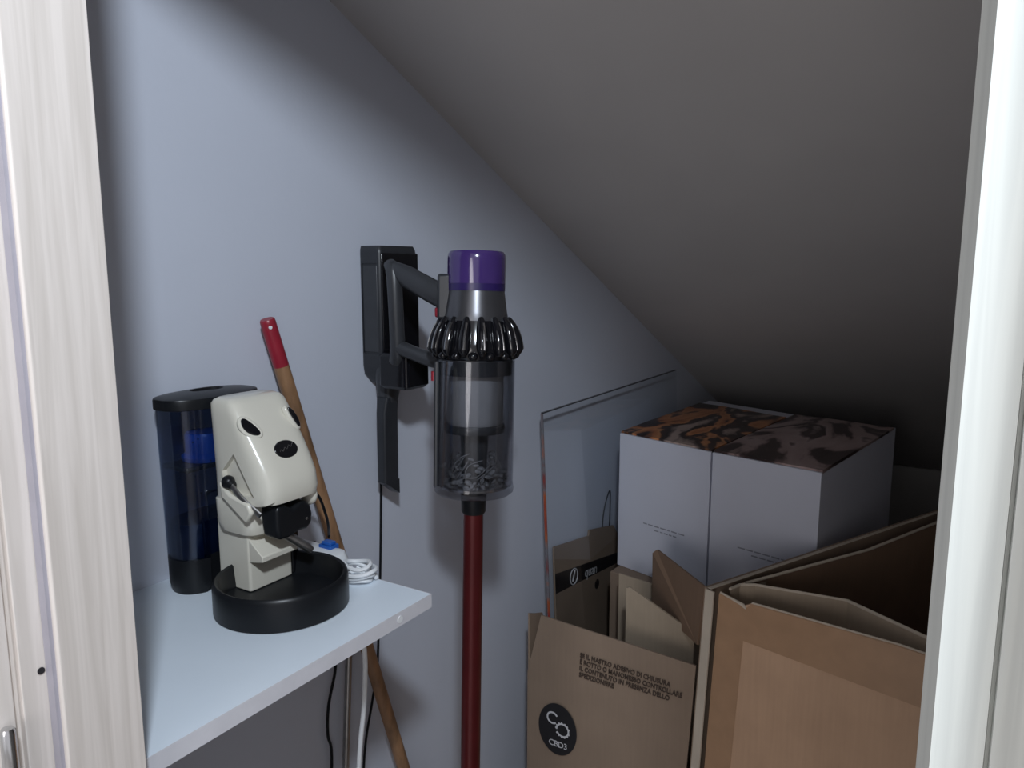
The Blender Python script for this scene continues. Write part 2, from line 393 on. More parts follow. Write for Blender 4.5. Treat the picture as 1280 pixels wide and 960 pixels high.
bm = B(); lathe(bm, [(.0001, 0), (.0022, 0), (.0018, .0012), (.0001, .0014)], frame((.6500, -.1920, 1.018), (0, 0, 1), (-.15, -1, .15)), 14, cap=False)
obj('handle_screw', bm, M['chrome'], cm)
bm = B(); tube(bm, [(.620, -.168, 1.008), (.632, -.176, .998), (.650, -.188, .981), (.656, -.191, .974)], [.0062, .006, .0055, .005], 14)
obj('spout', bm, M['steel'], cm, label='bare metal spout')
bm = B(); box(bm, (.662, -.150, SZ + .012), (.674, -.132, 1.046)); obj('rear_post', bm, M['blackgloss'], cm, bevel=.002)
bm = B(); tube(bm, [(.668, -.125, 1.030), (.700, -.100, 1.020), (.745, -.085, 1.018), (.774, -.083, .998), (.788, -.083, .965), (.776, -.100, .952), (.752, -.125, .950)], .0021, 8)
obj('power_cord', bm, M['black'], cm)

# ------------------------------------------------------------------ smoked canister behind it
tk = thing('water_canister', (.62, -.052, SZ), 'tall smoked black plastic canister with pointed lid, standing behind the cream coffee machine', 'canister')
def lens(z, s=1.0, k=48, cx=.6205, cy=-.0515, hw=.0675, hd=.0385):
    out = []
    for i in range(k):
        a = 2 * math.pi * i / k; c, q = math.cos(a), math.sin(a)
        x = cx + s * hw * math.copysign(abs(c) ** .95, c); y = cy + s * hd * math.copysign(abs(q) ** .78, q)
        if z < 1.05 and .589 < x < .674 and y < -.0735: y = -.0735
        out.append(V((x, y, z)))
    return out
bm = B(); rings(bm, [lens(SZ + z, s) for z, s in ((0, .90), (.008, .93), (.012, .945), (.045, .95))]); obj('base', bm, M['black'], tk)
bm = B()
zz = ((.045, .95), (.125, .968), (.132, .97), (.236, .995)); lo = [lens(SZ + z, s) for z, s in zz]; li = [lens(SZ + z, s - .04) for z, s in zz[::-1]]
rings(bm, lo + li, False, False); obj('clear_wall', bm, M['smoke'], tk)
bm = B(); rings(bm, [lens(SZ + z, s) for z, s in ((.236, 1.0), (.237, 1.03), (.2475, 1.03), (.2495, 1.015), (.2505, .96), (.2540, .5), (.2545, .34), (.2520, .31), (.2520, .05))])
obj('lid', bm, M['black'], tk, angle=30)
bm = B(); rings(bm, [lens(SZ + z, s, 36) for z, s in ((.045, .86), (.088, .87), (.090, .86))]); obj('water', bm, M['water'], tk)
bm = B(); lathe(bm, [(.0001, 0), (.028, 0), (.029, .003), (.029, .006), (.024, .010), (.024, .032), (.022, .036), (.0001, .036)], Matrix.Translation((.612, -.0525, SZ + .165)), 32)
obj('filter_cup', bm, M['blue'], tk)
bm = B(); box(bm, (.566, -.078, SZ + .158), (.675, -.028, SZ + .1645)); obj('ledge', bm, M['midgrey'], tk, bevel=.002)
bm = B()
for i in range(40):
    a = random.uniform(0, 6.28); z = random.uniform(.125, .2)
    p = lens(SZ + z, .905, 48)[int(a / 6.283 * 48) % 48]
    ellipsoid(bm, p, .0012, .0012, .0012, u=6, v=4)
o = obj('droplets', bm, M['chrome'], tk); o['kind'] = 'stuff'

# ------------------------------------------------------------------ power strip and its coiled lead
ps = thing('power_strip', (.702, -.165, SZ), 'white power strip with a blue plug, on the shelf behind the black tray', 'power strip')
bm = B(); rings(bm, [rrect(.7085, -.138, hx, hy, min(hx, hy) * .7, SZ + z) for z, hx, hy in ((0, .016, .050), (.004, .0195, .054), (.022, .0195, .054), (.030, .017, .050), (.032, .012, .044))])
obj('housing', bm, M['white'], ps)
bm = B()
rings(bm, [rrect(.7190, -.158, .0085, .0115, .002, SZ + z) for z in (.0300, .036)]); rings(bm, [rrect(.7190, -.158, .006, .0085, .002, SZ + z) for z in (.036, .040)])
obj('plug', bm, M['blue'], ps, label='blue plug', bevel=.0008)
bm = B()
for i in range(4):
    r = .016 + .0035 * (i % 3); cz = SZ + .0048 + .0062 * i
    pts = [(.7090 + r * .9 * math.cos(a * 2 * math.pi / 20 + i), -.2195 + r * 1.15 * math.sin(a * 2 * math.pi / 20 + i), cz + .002 * math.sin(a * .63 + i)) for a in range(20)]
    tube(bm, pts, .0028, 8)
tube(bm, [(.712, -.196, SZ + .020), (.722, -.210, SZ + .018), (.726, -.228, SZ + .010), (.7225, -.240, SZ + .004)], .0030, 8)
obj('coiled_lead', bm, M['white'], ps)
wc = thing('white_cable', (.7325, -.185, .0), 'white cable hanging straight down below the end of the shelf', 'cable')
bm = B(); tube(bm, [(.722, -.176, SZ + .006), (.7325, -.178, SZ + .005), (.737, -.178, SZ - .012), (.740, -.182, .87), (.744, -.194, .80), (.7445, -.190, .72), (.744, -.176, .613), (.742, -.165, .40), (.744, -.16, .0035), (.80, -.17, .0035)], .0035, 10)
obj('sheath', bm, M['white'], wc)
# thin black leads and a slim grey pole under the shelf
bm = B(); tube(bm, [(.835, -.006, .893), (.850, -.007, .78), (.866, -.008, .682), (.868, -.008, .655), (.850, -.008, .60), (.846, -.008, .55), (.852, -.008, .49), (.82, -.012, .25), (.80, -.04, .0025), (.76, -.10, .0025)], .0025, 8)
props(obj('black_lead', bm, M['black'], origin=(.84, -.01, 0)), 'thin black lead hanging wavily against the shaded wall, left of the white cable', 'cable')
bm = B(); tube(bm, [(.905, -.0145, .80), (.902, -.0145, .76), (.880, -.0145, .498), (.840, -.0145, .012)], .0060, 14)
gp = thing('slim_pole', (.84, -.014, 0), 'slim dull grey pole leaning on the wall just left of the white cable', 'pole')
obj('shaft', bm, M['steel'], gp)
bm = B(); lathe(bm, [(.0001, .0), (.008, .0), (.009, .006), (.008, .02), (.0001, .02)], Matrix.Translation((.840, -.0145, 0)), 16, cap=False); obj('foot', bm, M['black'], gp)

# ------------------------------------------------------------------ broom pole
P0 = V((.7445, -.026, 1.256)); P1 = V((1.125, -.045, 0)); d = (P1 - P0)
pl = thing('broom_pole', P1, 'worn wooden broom pole with a red tip leaning on the wall behind the coffee machine', 'pole')
Lp = d.length; fr = frame(P0, (0, 1, 0), d)
bm = B(); lathe(bm, [(.0001, .072), (.0112, .072), (.0115, .08), (.0118, Lp - .02), (.0001, Lp - .012)], fr, 24, cap=False); obj('shaft', bm, M['polewood'], pl)
bm = B(); lathe(bm, [(.0001, 0), (.0095, 0), (.0108, .002), (.0112, .006), (.0114, .072), (.0001, .0725)], fr, 24, cap=False); rc = obj('tip', bm, M['redcap'], pl, label='red painted tip')
bm = B(); lathe(bm, [(.0001, 0), (.0028, 0), (.0024, .0009), (.0001, .001)], frame(P0 + d.normalized() * .012 + V((-.006, -.0093, 0)), (0, 0, 1), (-.5, -1, 0)), 14, cap=False); obj('tip_hole', bm, M['white'], rc)

# ------------------------------------------------------------------ cordless vacuum on its dock
dk = thing('vacuum_dock', (1.005, 0, 1.14), 'dark grey charging dock screwed to the wall with a narrow nozzle hanging below', 'charging dock')
def dsec(z, x0, x1, y, r=.010):
    return rrect((x0 + x1) / 2, -y / 2, (x1 - x0) / 2, y / 2, r, z)
bm = B(); rings(bm, [dsec(z, x0, x1, y, r) for z, x0, x1, y, r in ((1.132, .985, 1.045, .034, .006), (1.150, .966, 1.058, .044, .007), (1.165, .9625, 1.0600, .047, .008), (1.352, .9625, 1.0600, .047, .008), (1.358, .9635, 1.0590, .046, .007), (1.364, .966, 1.0565, .043, .006))])
dbody = obj('housing', bm, M['grey'], dk, angle=40)
cut(dbody, box(B(), (.955, -.040, 1.185), (.9645, -.006, 1.335)))
bm = B(); box(bm, (.9645, -.0500, 1.16), (1.058, -.0455, 1.352)); obj('front_cover', bm, M['blackgloss'], dk, bevel=.002)
bm = B(); box(bm, (.9635, -.0385, 1.188), (.9655, -.0075, 1.332)); obj('side_inlay', bm, M['midgrey'], dk, bevel=.001)
bm = B(); rings(bm, [rrect(x, y, hx, hy, min(hx, hy) * .75, z) for z, x, y, hx, hy in ((1.098, .984, -.040, .014, .011), (1.118, .984, -.040, .018, .016), (1.150, .984, -.042, .021, .020), (1.176, .984, -.044, .021, .020), (1.188, .984, -.044, .015, .012))])
obj('nozzle_holder', bm, M['midgrey'], dk)
bm = B(); rings(bm, [rrect(x, -.040, hx, hy, min(hx, hy) * .5, z) for z, x, hx, hy in ((1.112, .982, .0165, .0130), (1.085, .979, .0180, .0105), (1.03, .9785, .0182, .010), (.965, .9785, .0182, .0095))])
bmesh.ops.bisect_plane(bm, geom=bm.verts[:] + bm.edges[:] + bm.faces[:], plane_co=(.960, -.040, .978), plane_no=(.62, 0, 1), clear_outer=False)
nz_b = bm
nz = obj('crevice_nozzle', nz_b, M['grey'], dk)
bm = B(); rings(bm, [[V((x, y, .966 - (x - .960) * .72)) for x, y in ((.9605, -.0495), (.9965, -.0495), (.9965, -.0305), (.9605, -.0305))], [V((x, y, .9655)) for x, y in ((.9605, -.0495), (.9965, -.0495), (.9965, -.0305), (.9605, -.0305))]])
obj('slanted_tip', bm, M['grey'], nz, smooth=False)
bm = B(); box(bm, (.999, -.046, 1.118), (1.012, -.036, 1.134)); obj('release_tab', bm, M['redclip'], dk, bevel=.002, label='red release tab')
bm = B(); tube(bm, [(.985, -.012, 1.145), (.995, -.009, 1.09), (.9945, -.009, .98), (.9915, -.009, .90), (.986, -.008, .783), (.978, -.008, .68), (.970, -.008, .598), (.955, -.008, .551), (.929, -.008, .44), (.92, -.010, .2), (.90, -.03, .0022), (.86, -.09, .0022)], .0022, 8)
obj('charging_lead', bm, M['black'], dk)

vc = thing('cordless_vacuum', (.915, -.252, 0), 'grey cordless stick vacuum with clear dust bin and dark red tube, on wall dock', 'vacuum cleaner')
Az = V((.962 - .918, -.239 + .250, 1.350 - .536)).normalized(); A0 = V((.962, -.239, 1.350)) - Az * 1.35
VM = frame(A0, (1, 0, 0), Az)          # local z = height along the stick (top at 1.35)
def vl(bm, prof, segs=56, cap=True): return lathe(bm, prof, VM, segs, cap)
# filter cap
bm = B(); vl(bm, [(.0001, 1.3465), (.030, 1.3465), (.0365, 1.351), (.0405, 1.3515), (.0432, 1.347), (.0436, 1.340), (.0436, 1.304)][::-1] + [], cap=True); obj('filter_cap', bm, M['purple'], vc, label='purple filter cap')
bm = B(); vl(bm, [(.0400, 1.2935), (.0434, 1.2935), (.0434, 1.3045), (.0400, 1.3045)]); obj('cap_band', bm, M['darkpurple'], vc)
# motor cone
bm = B(); vl(bm, [(.030, 1.215), (.0495, 1.215), (.0490, 1.250), (.0470, 1.262), (.0425, 1.2940), (.030, 1.2945)]); obj('motor_housing', bm, M['nickel'], vc, angle=50)
# cyclone ring: core and 14 separate cones
bm = B(); vl(bm, [(.045, 1.190), (.0560, 1.190), (.0610, 1.202), (.0585, 1.216), (.0520, 1.240), (.0470, 1.256), (.044, 1.258)]); cy = obj('cyclone_core', bm, M['blackgloss'], vc)
for i in range(15):
    a = 2 * math.pi * (i + .3) / 15; c, s = math.cos(a), math.sin(a)
    bm = B(); rr = [(.0490, 1.254), (.0530, 1.246), (.0580, 1.234), (.0620, 1.220), (.0645, 1.208), (.0630, 1.199)]
    tube(bm, [VM @ V((r * c, r * s, z)) for r, z in rr], [.0035, .0062, .0082, .0090, .0085, .004], 12)
    tube(bm, [VM @ V(((r + dr) * math.cos(a + .035), (r + dr) * math.sin(a + .035), z)) for (r, z), dr in zip(rr[1:5], (.0050, .0068, .0074, .0070))], .0022, 8, mi=1)
    obj('cyclone', bm, [M['blackgloss'], M['chrome']], cy)
bm = B()
for i in range(15):
    a = 2 * math.pi * (i + .8) / 15; c, s = math.cos(a), math.sin(a)
    ellipsoid(bm, VM @ V((.0600 * c, .0600 * s, 1.1985)), .0075, .0075, .0065, u=12, v=8)
obj('cyclone_skirt', bm, M['blackgloss'], cy)
# clear bin
bm = B(); vl(bm, [(.0598, 1.0), (.0600, 1.186), (.0600, 1.190), (.0580, 1.190), (.0578, 1.0)], cap=False); obj('dust_bin', bm, M['bin'], vc, label='clear grey plastic bin')
bm = B(); vl(bm, [(.0001, .983), (.046, .983), (.0560, .985), (.0605, .989), (.0612, .994), (.0600, 1.0005), (.057, 1.002), (.052, .995), (.0001, .993)], cap=False); obj('bin_lid', bm, M['bin'], vc)
bm = B(); vl(bm, [(.0535, 1.186), (.0565, 1.186), (.0565, 1.1925), (.0535, 1.1925)]); vl(bm, [(.0530, 1.168), (.0555, 1.168), (.0555, 1.186), (.0530, 1.186)]); obj('bin_seal', bm, M['grey'], vc)
bm = B(); vl(bm, [(.0001, 1.183), (.042, 1.183), (.0435, 1.178), (.0435, 1.100), (.040, 1.092), (.0001, 1.090)], cap=False); obj('shroud', bm, M['shroud'], vc)
bm = B(); vl(bm, [(.030, 1.092), (.0455, 1.092), (.0465, 1.088), (.0465, 1.083), (.0450, 1.080), (.030, 1.079)]); vl(bm, [(.0001, 1.08), (.022, 1.08), (.019, 1.02), (.021, .997), (.0001, .997)], cap=False); obj('inner_cone', bm, M['midgrey'], vc)
# dust in the bin
bm = B()
for i in range(190):
    a = random.uniform(0, 6.283); r = random.uniform(.022, .052); z = .997 + abs(random.gauss(0, .012)) + (.03 * random.random() if i % 6 == 0 else 0); q = random.uniform(.0018, .0050)
    ellipsoid(bm, VM @ V((r * math.cos(a), r * math.sin(a), z)), q * 1.7, q, q * .8, Matrix.Rotation(random.uniform(0, 3), 3, 'Z') @ Matrix.Rotation(random.uniform(-.8, .8), 3, 'Y'), 7, 5)
for i in range(22):
    a = random.uniform(0, 6.283); P_ = []
    for k in range(4): P_.append(VM @ V(((.03 + .02 * random.random()) * math.cos(a + k * .35), (.03 + .02 * random.random()) * math.sin(a + k * .35), 1.0 + .012 * k + .02 * random.random())))
    tube(bm, P_, .0007, 5)
o = obj('dust', bm, M['fluff'], vc, label='grey dust clumps'); o['kind'] = 'stuff'
# dark runner rail on the wall side
bm = B(); tube(bm, [VM @ V((-.0520, .0330, 1.0)), VM @ V((-.0520, .0330, 1.188))], .0042, 10, curve=False); obj('bin_rail', bm, M['grey'], vc)
bm = B(); tube(bm, [VM @ V((-.040, .046, 1.158)), VM @ V((-.040, .046, 1.172))], .006, 10, curve=False); obj('bin_catch', bm, M['redclip'], vc, label='red bin catch')
# upper housing tab behind the cap
bm = B(); box(bm, (-.020, .034, 1.250), (.020, .056, 1.318), mtx=VM @ Matrix.Rotation(.45, 4, 'Z')); obj('display_housing', bm, M['grey'], vc, bevel=.004)
# handle: upper arm, grip, lower arm, battery
bm = B(); tube(bm, [(.943, -.092, 1.326), (.945, -.120, 1.313), (.946, -.165, 1.293), (.952, -.205, 1.274)], [.012, .0165, .0175, .017], 16, flat=(.75, 1.1)); obj('upper_arm', bm, M['midgrey'], vc)
bm = B(); tube(bm, [(.948, -.080, 1.334), (.943, -.092, 1.322), (.940, -.097, 1.285), (.941, -.098, 1.235), (.944, -.096, 1.196), (.950, -.088, 1.178)], [.010, .0125, .0120, .0120, .0125, .012], 16); obj('grip', bm, M['midgrey'], vc)
bm = B(); tube(bm, [(.944, -.096, 1.203), (.944, -.130, 1.194), (.945, -.160, 1.187), (.950, -.192, 1.182)], [.012, .0115, .012, .0125], 14); obj('lower_arm', bm, M['midgrey'], vc)
bm = B(); rings(bm, [rrect(.975, -.083, hx, hy, .008, z) for z, hx, hy in ((1.132, .026, .026), (1.137, .030, .031), (1.185, .030, .031), (1.190, .026, .027))]); obj('battery', bm, M['blackgloss'], vc)
bm = B(); box(bm, (.945, -.186, 1.252), (.957, -.170, 1.268)); obj('trigger', bm, M['redclip'], vc, bevel=.003, label='red trigger')
# tube and head
bm = B(); vl(bm, [(.0001, .952), (.0165, .952), (.0190, .956), (.0200, .983), (.0001, .984)], cap=False); obj('tube_collar', bm, M['black'], vc)
bm = B(); vl(bm, [(.0001, .10), (.0155, .10), (.0155, .957), (.0001, .957)], 32, cap=False); obj('suction_tube', bm, M['redtube'], vc, label='dark red metal tube')
bm = B(); tube(bm, [VM @ V((0, 0, .125)), VM @ V((0, -.012, .06)), VM @ V((0, -.03, .034))], [.019, .02, .018], 16); obj('neck', bm, M['black'], vc)
bm = B(); lathe(bm, [(.0001, -.12), (.026, -.12), (.028, -.115), (.028, .115), (.026, .12), (.0001, .12)], frame((A0.x, A0.y - .055, .0285), (0, 0, 1), (1, 0, .0)), 28, cap=False); obj('floor_head', bm, M['grey'], vc)

# ------------------------------------------------------------------ glass sheet, flat board behind it
gl = thing('glass_sheet', (1.97, -.05, 0), 'upright clear glass sheet with reddish reflections painted on its edge leaning on the wall beside the white cartons', 'glass sheet')
gy = lambda z: -.082 + .047 * z
ga, gb = 1.517, 2.40
bm = B(); panel(bm, [(ga, gy(0), 0), (gb, gy(0), 0), (gb, gy(.994), .994), (ga, gy(.994), .994)], .005); obj('pane', bm, M['glass'], gl, smooth=False)
bm = B(); panel(bm, [(ga - .0025, gy(0) - .0055, 0), (ga, gy(0) - .0055, 0), (ga, gy(.994) - .0055, .994), (ga - .0025, gy(.994) - .0055, .994)], -.006); obj('side_edge', bm, M['glassedge'], gl, smooth=False, label='cut edge with painted reddish reflections')
bm = B(); box(bm, (ga, gy(.994) - .0055, .994), (gb, gy(.994) + .0005, .9965)); obj('top_edge', bm, M['glasstop'], gl, smooth=False)

fb = thing('flattened_box', (1.8, -.012, 0), 'flattened brown carton with black printed tape, standing behind the glass sheet', 'cardboard')
fy = lambda z: -.035 + .045 * z
F = lambda x, z, off=0: (x, fy(z) - off, z)
bm = B(); panel(bm, [F(1.628, 0), F(2.01, 0), F(2.01, .553), F(1.985, .583), F(1.828, .615), F(1.824, .600), F(1.628, .630)], .005)
fp = obj('panel', bm, M['board'], fb, smooth=False)
bm = B(); panel(bm, [F(1.628, .507, .0055), F(2.01, .463, .0055), F(2.01, .494, .0055), F(1.628, .560, .0055)], .0004); tp = obj('black_tape', bm, M['inkblack'], fb, smooth=False, label='black tape with pale lettering')
xd = V((1, .001, -.165)); yd = V((.1, .045, 1))
bm = B()
fr = frame(F(1.727, .519, .0065), xd, (0, -1, .045))
lp = [fr @ V((.021 * math.cos(a * .1745), .021 * math.sin(a * .1745), 0)) for a in range(4, 40)]; tube(bm, lp, .0016, 6, curve=False)
tube(bm, [fr @ V((-.006, -.012, 0)), fr @ V((.004, .016, 0))], .0020, 6, curve=False)
obj('tape_mark', bm, M['inkwhite'], tp)
obj('tape_lettering', text_bm('quan', .040, F(1.79, .494, .0062), xd, yd), M['inkwhite'], tp, smooth=False)
bm = B(); lathe(bm, [(.0001, 0), (.014, 0), (.014, .0004), (.0001, .0004)], frame(F(1.865, .448, .0055), (1, 0, 0), (0, -1, .045)), 16, cap=False); obj('print_mark', bm, M['inkblack'], fp)
bm = B(); tube(bm, [(1.925, -.006, .50), (1.926, -.006, .604), (1.940, -.006, .655), (1.968, -.006, .690), (1.975, -.006, .66), (1.97, -.006, .50), (1.95, -.006, .0025)], .0018, 6)
props(obj('loose_wire', bm, M['grey'], origin=(1.93, -.006, 0)), 'thin looped dark wire on the wall behind the glass sheet', 'wire')

# ------------------------------------------------------------------ two white cartons on a brown one
WZ = .90; WB = .535
def carton(name, label, q, prt, lblpos, words, reach=.955):
    """q: front-left, front-right, back-right, back-left in plan"""
    c = V(((q[0][0] + q[2][0]) / 2, (q[0][1] + q[2][1]) / 2, WB))
    t = thing(name, c, label, 'box', 'white cartons')
    bm = B(); prism(bm, [(x, y, WB) for x, y in q], (0, 0, WZ - WB - .003)); obj('box_body', bm, M['whitecard'], t, smooth=False, bevel=.0015)
    # printed lid: bulged sheet inset from the rim
    g = B(); n = 14; rows = []
    for i in range(n + 1):
        u = i / n; row = []
        for j in range(n + 1):
            v = j / n
            a = V((*q[0], 0)).lerp(V((*q[1], 0)), u); b = V((*q[3], 0)).lerp(V((*q[2], 0)), u)
            p = a.lerp(b, .012 + v * reach)
            p.z = WZ + .0015 + .008 * math.sin(math.pi * u) * math.sin(math.pi * v) + .0008 * math.sin(7 * u + 5 * v)
            row.append(g.verts.new(p))
        rows.append(row)
    for i in range(n):
        for j in range(n): g.faces.new((rows[i][j], rows[i + 1][j], rows[i + 1][j + 1], rows[i][j + 1]))
    low = {}
    rim = [rows[i][0] for i in range(n + 1)] + [rows[n][j] for j in range(1, n + 1)] + [rows[i][n] for i in range(n - 1, -1, -1)] + [rows[0][j] for j in range(n - 1, 0, -1)]
    lo = [g.verts.new((v.co.x, v.co.y, WZ - .006)) for v in rim]
    for i in range(len(rim)): g.faces.new((rim[i], lo[i], lo[(i + 1) % len(lo)], rim[(i + 1) % len(rim)]))
    g.faces.new(lo)
    obj('printed_lid', g, prt, t, label='photo-printed lid')
    # small grey lines of text low on the front face (the square code above them is left out)
    a = V((*q[0], 0)); b = V((*q[1], 0)); fx = (b - a).normalized(); nz_ = V((fx.y, -fx.x, 0))
    if nz_.x > 0: nz_ = -nz_
    bm = B()
    for r_, (u0, u1) in enumerate(words):
        u = u0
        while u < u1:
            w = random.uniform(.008, .020); z = lblpos - r_ * .011
            p = a + fx * u + nz_ * .0004
            prism(bm, [(p.x, p.y, z), (p.x + fx.x * w, p.y + fx.y * w, z), (p.x + fx.x * w, p.y + fx.y * w, z + .0032), (p.x, p.y, z + .0032)], nz_ * .0003)
            u += w + .004
    obj('small_print', bm, M['inkgrey'], t, smooth=False)
    return t
qA, qM, qB, qC, qN, qD = (1.827, -.097), (1.748, -.366), (1.688, -.622), (2.285, -.705), (2.338, -.432), (2.44, -.140)
carton('white_carton', 'left white carton of the pair, orange and brown print on top, next to the glass', [qA, (1.7485, -.3645), (2.337, -.4305), qD], M['orangeprint'], .672, [(.085, .195), (.12, .18)], .86)
carton('white_carton', 'right white carton of the pair, dusky pink print on top, beside the taped carton', [(1.7475, -.369), qB, qC, (2.3375, -.436)], M['pinkprint'], .682, [(.075, .185), (.11, .17)])
sb = thing('support_carton', (2.04, -.4, 0), 'closed brown carton on the floor carrying the two white cartons', 'box')
bm = B(); prism(bm, [(1.775, -.10, 0), (1.70, -.61, 0), (2.27, -.69, 0), (2.42, -.145, 0)], (0, 0, WB - .0005)); obj('box_body', bm, M['board'], sb, smooth=False, bevel=.002)
bm = B(); panel(bm, [(1.735, -.335, WB - .0005), (1.742, -.385, WB - .0005), (2.33, -.435, WB - .0005), (2.34, -.385, WB - .0005)], .0003); obj('tape', bm, M['tape'], sb, smooth=False)

# ------------------------------------------------------------------ brown carton with emblem
bc = thing('open_carton', (1.5, -.27, 0), 'open brown carton with a round black emblem and Italian text, below the glass sheet', 'box')
X0, X1, YL, YR = 1.37, 1.655, -.088, -.472
bm = B(); panel(bm, [(X0, YL, 0), (X0, YL, .44), (X0, -.1215, .580), (X0, YR + .004, .563), (X0, YR + .016, .33), (X0, YR, 0)], .004); fpn = obj('front_panel', bm, M['board'], bc, smooth=False)
bm = B(); panel(bm, [(X0 + .005, YL, 0), (X1, YL, 0), (X1, YL, .36), (X0 + .09, YL, .40), (X0 + .06, YL, .555), (X0 + .03, YL, .565), (X0 + .005, YL + .002, .575)], .004); obj('side_panel', bm, M['board'], bc, smooth=False)
bm = B(); panel(bm, [(X0 + .006, YR, 0), (X0 + .006, YR, .50), (X1, YR, .50), (X1, YR, 0)], .004); obj('side_panel', bm, M['board'], bc, smooth=False)
bm = B(); panel(bm, [(X1, YL - .006, 0), (X1, YR + .006, 0), (X1, YR + .006, .545), (X1, -.262, .582), (X1, -.180, .590), (X1, -.180, .36), (X1, YL - .006, .36)], .004); obj('back_panel', bm, M['boardgrey'], bc, smooth=False)
bm = B(); box(bm, (X0 + .005, YR + .005, .001), (X1 - .005, YL - .005, .006)); obj('bottom', bm, M['board'], bc, smooth=False)
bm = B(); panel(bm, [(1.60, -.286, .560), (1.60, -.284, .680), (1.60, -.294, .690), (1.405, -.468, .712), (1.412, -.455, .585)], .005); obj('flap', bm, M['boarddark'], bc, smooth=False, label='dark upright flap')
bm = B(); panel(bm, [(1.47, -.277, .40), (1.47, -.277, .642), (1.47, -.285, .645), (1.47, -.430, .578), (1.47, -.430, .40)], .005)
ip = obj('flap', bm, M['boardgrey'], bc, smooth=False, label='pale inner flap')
# round emblem: an open ring and a toothed ring linked, four small letters below
fr = frame((X0 - .0045, -.167, .329), (0, -1, 0), (-1, 0, 0))
bm = B(); lathe(bm, [(.0001, 0), (1, 0), (1, .0003), (.0001, .0003)], Matrix(), 48, cap=False); bmesh.ops.transform(bm, matrix=fr @ Matrix.Diagonal((.047, .060, 1, 1)), verts=bm.verts)
em = obj('emblem', bm, M['inkblack'], fpn, label='round black emblem')
def ring(cx, cy, r, w, a0, a1, teeth=0, k=48):
    g = B(); inn = []; out = []
    for i in range(k + 1):
        a = a0 + (a1 - a0) * i / k; ro = r + w / 2 + (w * .55 if teeth and int((a / (2 * math.pi) * teeth) * 2) % 2 else 0)
        inn.append((cx + (r - w / 2) * math.cos(a), cy + (r - w / 2) * math.sin(a))); out.append((cx + ro * math.cos(a), cy + ro * math.sin(a)))
    for i in range(k):
        prism(g, [fr @ V((*p, .0006)) for p in (inn[i], inn[i + 1], out[i + 1], out[i])], fr.to_3x3() @ V((0, 0, .0003)))
    return g
obj('open_ring', ring(-.012, .024, .0125, .0040, .5, 5.4), M['inkwhite'], em, smooth=False)
obj('toothed_ring', ring(.013, .002, .0145, .0036, -2.7, 3.2, 14, 112), M['inkwhite'], em, smooth=False)
obj('emblem_lettering', text_bm('CBD3', .0195, tuple(fr @ V((.002, -.041, .0006))), (0, -1, 0), (0, 0, 1), align='CENTER', spacing=.92), M['inkwhite'], em, smooth=False)
TX = 'SE IL NASTRO ADESIVO DI CHIUSURA\nÈ ROTTO O MANOMESSO CONTROLLARE\nIL CONTENUTO IN PRESENZA DELLO\nSPEDIZIONIERE'
obj('warning_text', text_bm(TX, .0148, (X0 - .0045, -.219, .513), (0, -1, -.035), (0, 0, 1), xs=.80, line=1.0, bold=.0003), M['inkbrown'], fpn, smooth=False)

# ------------------------------------------------------------------ big open carton in front, right
bg = thing('large_carton', (1.6, -.9, 0), 'large open brown carton with taped edges in front, next to the right door frame', 'box')
TH = .0075; RZ = .75
a0, b0, c0, d0 = V((1.317, -.501, 0)), V((1.243, -1.00, 0)), V((1.99, -1.19, 0)), V((2.085, -.848, 0))
lean = V((0.0, .030, 0))     # foot of the left corner stands a little further out
up = lambda p, z: (p.x, p.y, z)
lp = lambda p, z: tuple(V((p.x, p.y, z)) + lean * (1 - z / RZ))
# far-left panel and its folded-in flap
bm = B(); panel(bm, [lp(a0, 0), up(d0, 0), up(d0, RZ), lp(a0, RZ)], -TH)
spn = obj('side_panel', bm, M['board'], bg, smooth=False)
ad = (d0 - a0).normalized(); an = V((ad.y, -ad.x, 0))
bm = B(); panel(bm, [lp(a0 - ad * .003, 0), lp(a0 - ad * .003 + an * .019, 0), lp(a0 - ad * .003 + an * .019, RZ), lp(a0 - ad * .003, RZ)], .003)
panel(bm, [lp(a0, RZ + .0002), lp(a0 + an * (TH + .0005), RZ + .0002), up(d0 + an * (TH + .0005), RZ + .0002), up(d0, RZ + .0002)], .0012)
obj('cut_edge', bm, M['boardedge'], spn, smooth=False, label='pale cut board edge')
ins = (d0 - a0).normalized(); nin = V((ins.y, -ins.x, 0))
q0 = a0 + ins * .075 + nin * .020; q1 = d0 + nin * .030 - ins * .02
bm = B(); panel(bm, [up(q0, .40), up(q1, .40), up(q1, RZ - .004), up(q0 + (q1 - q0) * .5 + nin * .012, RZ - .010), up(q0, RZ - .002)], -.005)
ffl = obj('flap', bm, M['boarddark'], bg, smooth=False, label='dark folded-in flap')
mid = q0 + (q1 - q0) * .5 + nin * .012
bm = B(); tube(bm, [up(q0 + nin * .0025, RZ - .001), up(mid + nin * .0025, RZ - .009), up(q1 + nin * .0025, RZ - .003)], .0030, 8, curve=False); obj('cut_edge', bm, M['boardedge'], ffl, smooth=False)
bm = B(); s0 = q0 + ins * .035 + nin * .0062; panel(bm, [up(s0, .42), up(s0 + ins * .022, .42), up(s0 + ins * .022, RZ - .010), up(s0, RZ - .008)], -.0003); obj('tape', bm, M['boardgrey'], bg, smooth=False)
